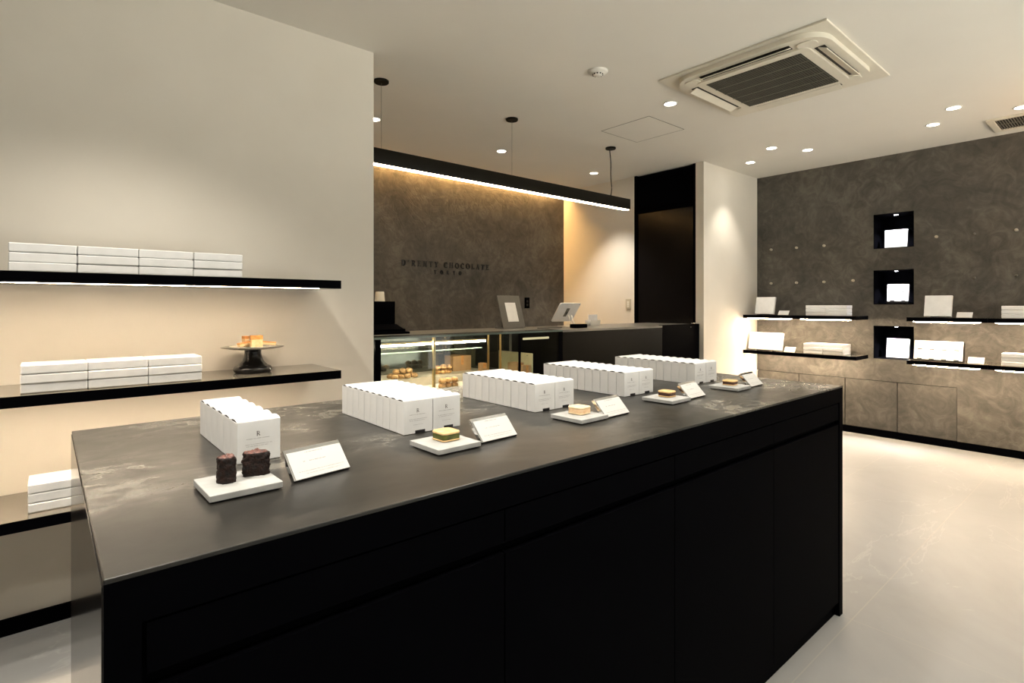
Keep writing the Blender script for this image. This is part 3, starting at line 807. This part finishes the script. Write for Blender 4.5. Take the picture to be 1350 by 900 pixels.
def leaning(name, label, y0, y1, z, h, x, th=.03, lean=14, mat='white_card', rz=0, group=None, cat='gift box'):
    """box standing on its edge and leaning back towards +X; returns root, transform"""
    t = thing(name, label, cat, (x, (y0+y1)/2, z), rz, group)
    F = Matrix.Rotation(math.radians(lean), 4, 'Y'); w_ = (y1-y0)/2
    return t, F, w_
def display_box(label, y0, y1, z, h, x, lean=14, th=.028, rz=0, dashes=0, group='white boxes standing on display'):
    t, F, w_ = leaning('display_box', label, y0, y1, z, h, x, th, lean, rz=rz, group=group)
    off = th*math.sin(math.radians(lean))
    F = Matrix.Translation((0, 0, off+.004)) @ F
    MB().box(0, th, -w_, w_, 0, h, .0015, M4=F).build('box_body', 'white_card', t)
    # easel foot that carries it
    MB().box(.004, .030+.22*h, -w_*.5, w_*.5, 0, .004).box(.012, .018, -w_*.5, w_*.5, .004, off+.003).build('easel', 'rubber', t)
    MB().box(th+.001, th+.004, -w_*.4, w_*.4, 0, h*.5, M4=F).build('easel_back', 'rubber', t)
    if dashes:
        g = MB()
        cw = 2*w_/dashes
        for k in range(dashes):
            c = -w_ + cw*(k+.5)
            MB().box(-.0008, 0, c-cw*.19, c+cw*.19, h*.53, h*.57, M4=F).build('dash_mark', 'black_sticker', t)
            MB().box(-.0007, 0, c-cw*.20, c+cw*.20, .0015, h*.06, M4=F).build('tab', 'black_sticker', t)
            if k: g.box(-.0005, 0, c-cw*.5-.0006, c-cw*.5+.0006, 0, h if k % 2 == 0 else h*.52, M4=F)
        g.box(-.0005, 0, -w_, w_, h*.515, h*.521, M4=F)
        g.build('fold_line', 'pale_ink', t)
    return t
display_box('square white box standing alone on the upper shelf near the column', 2.648, 2.855, 1.193, .190, 5.995)
display_box('square white box standing on the upper shelf right of the niches', 1.122, 1.318, 1.190, .190, 5.995)
t = display_box('wide white double box standing on the lower shelf by the column', 2.558, 2.925, .803, .190, 5.985)
t = display_box('wide tray of eight white cartons with black tabs right of the lowest niche', 1.043, 1.392, .803, .172, 5.985, dashes=4)
MB().box(.029, .035, -.178, .178, -.004, .176, M4=Matrix.Translation((0, 0, .010)) @ Matrix.Rotation(math.radians(14), 4, 'Y')).build('tray_back', 'bronze', t)
MB().box(-.004, .034, -.178, .178, -.0035, -.0005, M4=Matrix.Translation((0, 0, .0105)) @ Matrix.Rotation(math.radians(14), 4, 'Y')).box(-.003, .034, -.180, -.176, -.0035, .165, M4=Matrix.Translation((0, 0, .0105)) @ Matrix.Rotation(math.radians(14), 4, 'Y')).build('tray_lip', 'bronze', t)
display_box('brightly lit white box in the top niche', 1.526, 1.712, NZ[2][0], .176, 6.345, lean=10, rz=.10)
display_box('brightly lit white box with dash marks in the middle niche', 1.516, 1.692, NZ[1][0]+.018, .170, 6.345, lean=10, rz=.06, dashes=2)
display_box('brightly lit plain white box in the lowest niche', 1.512, 1.703, NZ[0][0], .188, 6.345, lean=10, rz=-.05)
t = thing('riser', 'thin dark riser under the box in the middle niche', 'riser', (6.40, 1.604, NZ[1][0]))
MB().box(-.07, .10, -.09, .09, .004, .0175, .001).build('riser_top', 'black_gloss', t)
MB().box(-.06, .09, -.08, -.07, 0, .004).box(-.06, .09, .07, .08, 0, .004).build('riser_foot', 'rubber', t)

def small_card(label, y0, y1, z, x, h=.052):
    t = thing('shelf_card', label, 'price card', (x, (y0+y1)/2, z), 0, 'small white cards on the plaster-wall shelves')
    F = Matrix.Translation((0, 0, .003)) @ Matrix.Rotation(math.radians(38), 4, 'Y'); w_ = (y1-y0)/2
    MB().box(0, .003, -w_, w_, 0, h*1.22, .0005, 1, M4=F).build('card', 'white_paper', t)
    MB().box(.004, .032, -w_*.7, w_*.7, 0, .0035).box(.018, .022, -w_*.7, w_*.7, .0035, .018).build('foot', 'rubber', t)
small_card('small tilted white card on the upper shelf near the column', 2.486, 2.594, 1.193, 5.975, .047)
small_card('small tilted white card on the lower shelf near the column', 2.422, 2.532, .803, 5.975)
small_card('small tilted white card on the upper shelf right of the niches', .978, 1.085, 1.190, 5.975, .047)
small_card('small tilted white card on the lower shelf right of the niches', .902, 1.009, .803, 5.975)

def stack_r(y_hi, z, cols, words, group, x=5.955, w=.1885, d=.155, h=.0343, rz=0):
    nm = [''] if cols == 1 else [' of the left stack', ' of the right stack']
    for c in range(cols):
        for r in range(3):
            y = y_hi - w/2 - c*(w+.002)
            flat_box((x+d/2+random.uniform(-.002, .002), y, z+r*(h+.0006)), PI/2+rz+random.uniform(-.01, .01), 'flat white box, %s%s, %s' % (LV[r], nm[c], words), group, w, d, h)
stack_r(2.304, 1.193, 2, 'on the upper shelf left of the niches', 'gift boxes on the upper shelf left of the niches')
stack_r(2.330, .803, 2, 'on the lower shelf left of the niches', 'gift boxes on the lower shelf left of the niches', x=5.965, d=.22, w=.183)
stack_r(.789, 1.190, 1, 'on the upper shelf at the right edge', 'gift boxes on the upper shelf at the right edge')
stack_r(.789, .803, 1, 'on the lower shelf at the right edge', 'gift boxes on the lower shelf at the right edge')

CB = ['against the column', 'second from the column', 'third from the column', 'farthest from the column']
for k in range(4):
    y1 = 2.949 - .4545*k; y0 = y1-.4545
    o = MB().box(0, .022, -.2240, .2240, .003, .4785, .0008).build('cupboard_front', 'plaster')
    o.location = (XR, (y0+y1)/2, .068)
    tag(o, 'plaster-faced low cupboard front, %s' % CB[k], 'cupboard', 'low cupboards in the plaster wall')

# ------------------------------------------------------------------ rear counter: glass case, till counter, flap
CZ = 1.105
t = thing('glass_showcase', 'lit glass pastry showcase built into the rear counter', 'showcase', (0, 0, 0))
MB().box(1.15, 3.05, 3.005, 3.62, 0, .715).build('cabinet', 'counter_panel', t)
MB().box(1.15, 3.05, 3.002, 3.60, .715, .740, .002).build('deck', 'deck', t)
MB().box(1.15, 2.62, 3.30, 3.595, .7402, .795, .002).build('riser', 'deck', t)
MB().box(1.15, 3.05, 3.602, 3.62, .740, CZ-.013).build('back_panel', 'mirror', t)
MB().box(1.15, 3.092, 3.002, 3.170, CZ-.012, CZ, .0015).build('top_glass', 'glass', t)
MB().box(1.15, 3.092, 3.0, 3.002, CZ-.012, CZ).build('glass_edge', 'glass_edge', t)
MB().box(1.15, 3.092, 3.171, 3.64, CZ-.022, CZ, .002).build('top_stone', M['grey_plate'], t)
MB().box(1.15, 3.05, 3.003, 3.008, .741, CZ-.013).build('front_glass', 'glass', t)
MB().box(1.492, 1.531, 2.998, 3.024, 0, CZ-.0125, .001).build('post', 'black_satin', t)
MB().box(3.051, 3.091, 2.998, 3.024, 0, CZ-.0125, .001).build('post', 'black_satin', t)
MB().box(2.640, 2.648, 3.011, 3.60, .741, CZ-.024).build('divider', 'glass', t)
MB().box(2.636, 2.652, 3.000, 3.010, .741, CZ-.014).build('divider_post', 'black_satin', t)
MB().box(1.909, 1.925, 3.012, 3.030, .741, CZ-.014, .001).build('brass_upright', 'brass', t)
MB().box(2.585, 2.597, 3.30, 3.315, .796, CZ-.014, .001).build('brass_upright', 'brass', t)  # solid stand-in for a gold reflection near the divider
MB().box(2.622, 2.633, 3.20, 3.212, .741, CZ-.014, .001).build('brass_upright', 'brass', t)  # second gold reflection, also built as a solid bar
MB().box(1.16, 2.40, 3.095, 3.110, 1.038, 1.050, .003).build('led_tube', 'led_case', t)
MB().box(1.16, 2.40, 3.088, 3.117, 1.051, 1.060).build('tube_holder', 'brass', t)
MB().box(2.77, 3.04, 3.10, 3.112, 1.034, 1.050, .002).build('led_tube', 'led_dim', t)
MB().box(1.16, 2.40, 3.14, 3.44, .990, .996).build('glass_shelf', 'glass', t)
MB().box(1.16, 2.40, 3.137, 3.14, .989, .997).build('shelf_edge', 'glass_edge', t)

t = thing('till_counter', 'dark brown-black till counter to the right of the glass showcase', 'counter', (0, 0, 0))
MB().box(3.093, 4.440, 3.001, 3.62, 0, CZ-.018).build('front_panel', 'counter_panel', t)
MB().box(3.093, 5.095, 3.045, 3.64, CZ-.018, CZ, .0015).box(3.093, 4.440, 2.999, 3.0449, CZ-.018, CZ).build('top', M['grey_plate'], t)
t = thing('counter_flap', 'black swing gate closing the rear counter beside the column', 'gate', (4.443, 3.0, 0))
MB().box(0, .652, 0, .042, .02, CZ+.004, .0015).build('gate_panel', 'black_satin', t)
MB().cyl((.484, 0, 1.079), .006, .006, 16, M4=Matrix.Translation((0, 0, 1.079)) @ Matrix.Rotation(PI/2, 4, 'X') @ Matrix.Translation((0, 0, -1.079))).build('knob', 'chrome', t)
MB().box(.545, .585, .005, .030, CZ+.004, CZ+.016, .002).build('latch', 'chrome', t)

# pastries inside the showcase
def lump(x, y, z, r, mat, label, group, rr):
    bm = bmesh.new(); bmesh.ops.create_icosphere(bm, subdivisions=3, radius=1)
    for v in bm.verts:
        n_ = v.co.normalized()
        k = 1 + .10*noise.noise(n_*2.2 + Vector((rr, 0, 0))) + .05*noise.noise(n_*7 + Vector((0, rr, 0)))
        v.co = Vector((n_.x*k*r, n_.y*k*r, max(-.62, n_.z*k)*r*.82 + r*.51))
    me = bpy.data.meshes.new('choux_pastry'); bm.to_mesh(me); bm.free(); me.materials.append(M[mat])
    for p in me.polygons: p.use_smooth = True
    o = bpy.data.objects.new('choux_pastry', me); C.objects.link(o); o.location = (x, y, z)
    tag(o, label, 'pastry', group); return o
def heap(cx, cy, z, w_, d_, mat, words, n_, layers=2, r=.0255):
    proto = [lump(0, 0, 0, r*random.uniform(.92, 1.08), mat, 'x', 'pastries ' + words, random.random()*9) for _ in range(3)]
    k = 0
    for L in range(layers):
        nx = int((w_-L*r*1.4)/(2*r)); ny = max(1, int((d_-L*r*1.4)/(2*r)))
        for i in range(nx):
            for j in range(ny):
                o = proto[k] if k < 3 else proto[k % 3].copy()
                if k >= 3: C.objects.link(o)
                o.location = (cx-(nx-1)*r*.98+i*2*r*.98+random.uniform(-.002, .002), cy-(ny-1)*r*.98+j*2*r*.98+random.uniform(-.002, .002), z+L*r*1.30)
                o.rotation_euler = (0, 0, random.uniform(0, 6))
                o['label'] = 'round golden brown choux pastry in the heap ' + words; k += 1
heap(1.885, 3.375, .7952, .215, .11, 'pastry_dark', 'at the left in the glass showcase', 9)
heap(2.085, 3.105, .7402, .20, .10, 'pastry', 'at the front in the glass showcase', 9)
heap(2.235, 3.395, .7952, .20, .10, 'pastry', 'behind the front heap in the showcase', 9)
def cards(x, y, label, w_=.05, h_=.045, rz=0, z=.740):
    t = thing('case_card', label, 'price card', (x, y, z), rz, 'small white cards in the showcase')
    MB().box(-w_/2, w_/2, 0, .002, .001, h_, M4=Rx(-.35)).build('card', 'white_paper', t)
    MB().box(-w_/2, w_/2, .002, .020, 0, .002).build('foot', 'chrome', t)
cards(1.640, 3.06, 'small white card at the far left of the showcase deck', rz=.1)
cards(1.705, 3.05, 'small white card left of the brass upright in the showcase', rz=-.12, h_=.050)
cards(1.765, 3.055, 'smallest white card, nearest the brass upright in the showcase', .04, .030)
def box_pack(x, y, z, w_, d_, h_, rz, label):
    t = thing('kraft_box', label, 'box', (x, y, z), rz, 'brown boxes in the showcase')
    MB().box(-w_/2, w_/2, -d_/2, d_/2, 0, h_, .0025).build('carton_body', 'kraft', t)
    MB().box(-.012, .012, -d_/2-.0005, d_/2+.0005, h_, h_+.0008).box(-.012, .012, -d_/2-.0008, -d_/2, h_*.4, h_).build('tape', 'crust', t)
box_pack(2.44, 3.50, .7952, .17, .12, .115, .0, 'left brown cardboard box at the back of the showcase')
box_pack(2.56, 3.34, .7952, .05, .05, .06, .0, 'small brown box left of the showcase divider')
box_pack(2.715, 3.13, .7405, .075, .10, .125, .12, 'brown bread box in front of the cream board')
box_pack(2.735, 3.045, .7405, .075, .05, .108, -.05, 'short brown box nearest the glass by the cream board')
t = thing('menu_board', 'cream board standing upright in the right bay of the showcase', 'board', (2.80, 3.25, .7405))
MB().box(0, .010, -.21, .19, 0, .192, .001).build('board', 'cream_board', t)
MB().box(-.0008, 0, -.12, -.02, .095, .0965).box(-.0008, 0, -.165, -.150, .172, .177).build('marking', 'pale_ink', t)

# things on the rear counter
t = thing('black_canister', 'black square canister on a stepped base at the left end of the rear counter', 'canister', (1.70, 3.40, CZ))
b = MB(); b.box(-.19, .19, -.12, .18, 0, .016, .002).box(-.175, .168, -.10, .165, .016, .034, .002)
b._mk([(-.165, -.09, .034), (.158, -.09, .034), (.158, .15, .034), (-.165, .15, .034), (-.13, -.05, .066), (.125, -.05, .066), (.125, .11, .066), (-.13, .11, .066)], [(3, 2, 1, 0), (4, 5, 6, 7), (0, 1, 5, 4), (1, 2, 6, 5), (2, 3, 7, 6), (3, 0, 4, 7)])
b.build('stepped_base', 'black_satin', t)
MB().box(-.125, .119, -.045, .105, .066, .220, .003).build('canister_body', 'black_satin', t)
t = thing('paper_cup', 'small upturned white cup on top of the black canister', 'cup', (1.742, 3.43, CZ+.2205))
MB().lathe([(0, 0), (.035, 0), (.035, .003), (.030, .060), (.028, .066), (0, .066)], 32).build('cup_body', 'porcelain', t, True)
MB().lathe([(.0352, .0005), (.0362, .002), (.0352, .0045), (.0345, .0045)], 32).build('rim', 'porcelain', t, True)

t = thing('menu_stand', 'grey leaning plate stand holding a white sheet on the rear counter', 'menu stand', (2.979, 3.445, CZ))
F = Matrix.Translation((0, 0, .004)) @ Rx(-.315)
MB().box(-.121, .121, 0, .008, 0, .285, .001, M4=F).build('plate', 'grey_plate', t)
MB().box(-.055, .060, -.0012, 0, .055, .222, M4=F).build('sheet', 'white_card', t)
MB().box(-.10, .10, .004, .14, 0, .004).box(-.03, .03, .128, .134, .004, .12, M4=None).build('prop', 'black_metal', t)

t = thing('tablet_till', 'white tablet till seen from behind on a folding metal stand', 'tablet', (3.585, 3.45, CZ))
F = Matrix.Translation((0, .05, .050)) @ Rx(math.radians(126))
b = MB(); b.prism(rounded(.268, .205, .016, 6, 0, .1025), 0, .008, M4=F)
auto_smooth(b.build('tablet_body', 'white_card', t))
MB().box(-.126, .126, .010, .195, -.001, -.0001, M4=F).build('screen', 'black_gloss', t)
MB().box(-.018, .018, .060, .150, .0081, .014, .002, M4=F).build('stand_mount', 'slat', t)
MB().box(-.008, .008, .085, .115, .0141, .0155, .001, M4=F).build('mount_plate', 'black_metal', t)
MB().cyl((.118, .190, .0081), .004, .001, 16, M4=F).build('camera_lens', 'black_metal', t)
MB().tube([(-.018, -.065, .105), (-.012, -.075, .055), (-.010, -.10, .010)], .0055).tube([(.018, -.065, .105), (.024, -.075, .055), (.028, -.10, .010)], .0055).tube([(-.010, -.10, .008), (.028, -.10, .008)], .0055).build('stand_arm', 'plastic', t, True)
auto_smooth(MB().box(-.055, .075, -.125, .045, 0, .0075, .003).build('stand_base', 'plastic', t))
t = thing('card_reader', 'small black card reader on the rear counter in front of the tablet', 'card reader', (3.455, 3.155, CZ))
auto_smooth(MB().box(-.075, .070, -.03, .045, .001, .034, .006, 3).build('reader_body', 'black_satin', t))
MB().box(-.05, .045, -.015, .03, .0341, .0348).build('keypad', 'black_gloss', t)
t = thing('leaflet_holder', 'small clear holder with white slips right of the tablet', 'holder', (4.0, 3.48, CZ))
MB().box(-.075, .075, -.03, .03, 0, .004).box(-.075, -.072, -.03, .03, .004, .055).box(.072, .075, -.03, .03, .004, .055).box(-.072, .072, -.03, -.027, .004, .050).build('tray', 'plastic', t)
MB().box(-.062, .060, -.005, .010, .0045, .104, .0005, 1).build('slips', 'white_card', t)
t = thing('receipt_roll', 'little white paper roll between the tablet and the leaflet holder', 'paper roll', (3.86, 3.42, CZ))
MB().lathe([(.010, 0), (.026, 0), (.026, .052), (.010, .052), (.010, 0)], 28).build('roll', 'white_paper', t, True)
o = MB().tube([(3.10, 3.30, CZ+.003), (3.17, 3.26, CZ+.003), (3.24, 3.29, CZ+.003), (3.30, 3.24, CZ+.003), (3.36, 3.27, CZ+.003), (3.40, 3.32, CZ+.003)], .0025).build('cable', 'black_metal', None, True)
tag(o, 'thin dark cable lying on the rear counter beside the tablet', 'cable')

t = thing('light_switch', 'white wall switch plate on the cream wall left of the black doorway', 'light switch', (XC, 3.897, 1.252))
MB().box(-.009, -.0003, -.037, .037, 0, .118, .002).build('plate', 'switch_ivory', t)
for k in range(3): MB().box(-.012, -.009, -.014, .014, .020+k*.025, .042+k*.025, .001).build('rocker', 'plastic', t)
t = thing('wall_socket', 'small black wall socket plate on the sign wall right of the menu stand', 'socket', (4.457, YS, 1.262))
MB().box(-.040, .040, -.007, -.0003, 0, .130, .002).build('plate', 'black_satin', t)
for k in range(2): MB().box(-.014, .014, -.009, -.007, .025+k*.045, .055+k*.045, .001).build('outlet', 'black_gloss', t)

# soft warm light spilling from a lamp past the right edge of the view
L = bpy.data.lights.new('warm_wall_lamp', 'AREA'); L.shape = 'DISK'; L.size = .35; L.energy = 3.5; L.color = (1.0, .55, .20)
o = bpy.data.objects.new('warm_wall_lamp', L); C.objects.link(o); o.location = (5.5, -.35, 2.35); o.rotation_euler = (PI, 0, 0)

# ------------------------------------------------------------------ world, camera, view
wd = bpy.data.worlds.new('world'); bpy.context.scene.world = wd; wd.use_nodes = True
# made-up world glow: bright below the horizon to lift the ceiling, dim above
wn = wd.node_tree; tcw = N(wn, 'ShaderNodeTexCoord'); sw = N(wn, 'ShaderNodeSeparateXYZ'); wn.links.new(tcw.outputs['Generated'], sw.inputs[0])
mz = N(wn, 'ShaderNodeMath', operation='MULTIPLY_ADD'); mz.inputs[1].default_value = .5; mz.inputs[2].default_value = .5; wn.links.new(sw.outputs[2], mz.inputs[0])
rw = ramp(wn, mz.outputs[0], [(.32, (1.0, .95, .88)), (.47, (.26, .25, .24)), (.50, (.05, .05, .055))]); wn.links.new(rw.outputs[0], wn.nodes['Background'].inputs[0])
wn.nodes['Background'].inputs[1].default_value = 1.8
cam = bpy.data.cameras.new('camera'); co = bpy.data.objects.new('camera', cam); C.objects.link(co)
cam.sensor_width = 36; cam.lens = 36*719/1350; cam.shift_y = -48/1350
cam.clip_start = .02
co.location = (0, 0, 1.3)
co.rotation_euler = (PI/2, 0, math.atan2(.7600, .6503) - PI/2)
sc = bpy.context.scene; sc.camera = co
sc.view_settings.view_transform = 'Standard'; sc.view_settings.look = 'None'
sc.view_settings.exposure = 2.45; sc.view_settings.gamma = 1; sc.view_settings.use_curve_mapping = False
sc.cycles.use_denoising = True
sc.cycles.max_bounces = 10; sc.cycles.diffuse_bounces = 6; sc.cycles.glossy_bounces = 5; sc.cycles.transparent_max_bounces = 12
sc.cycles.sample_clamp_indirect = 6; sc.cycles.caustics_reflective = False; sc.cycles.caustics_refractive = False

for o in bpy.data.objects:
    if o.get('label') and not 4 <= len(o['label'].replace(',', ' ').split()) <= 16: print('LABEL', o.name, o['label'])
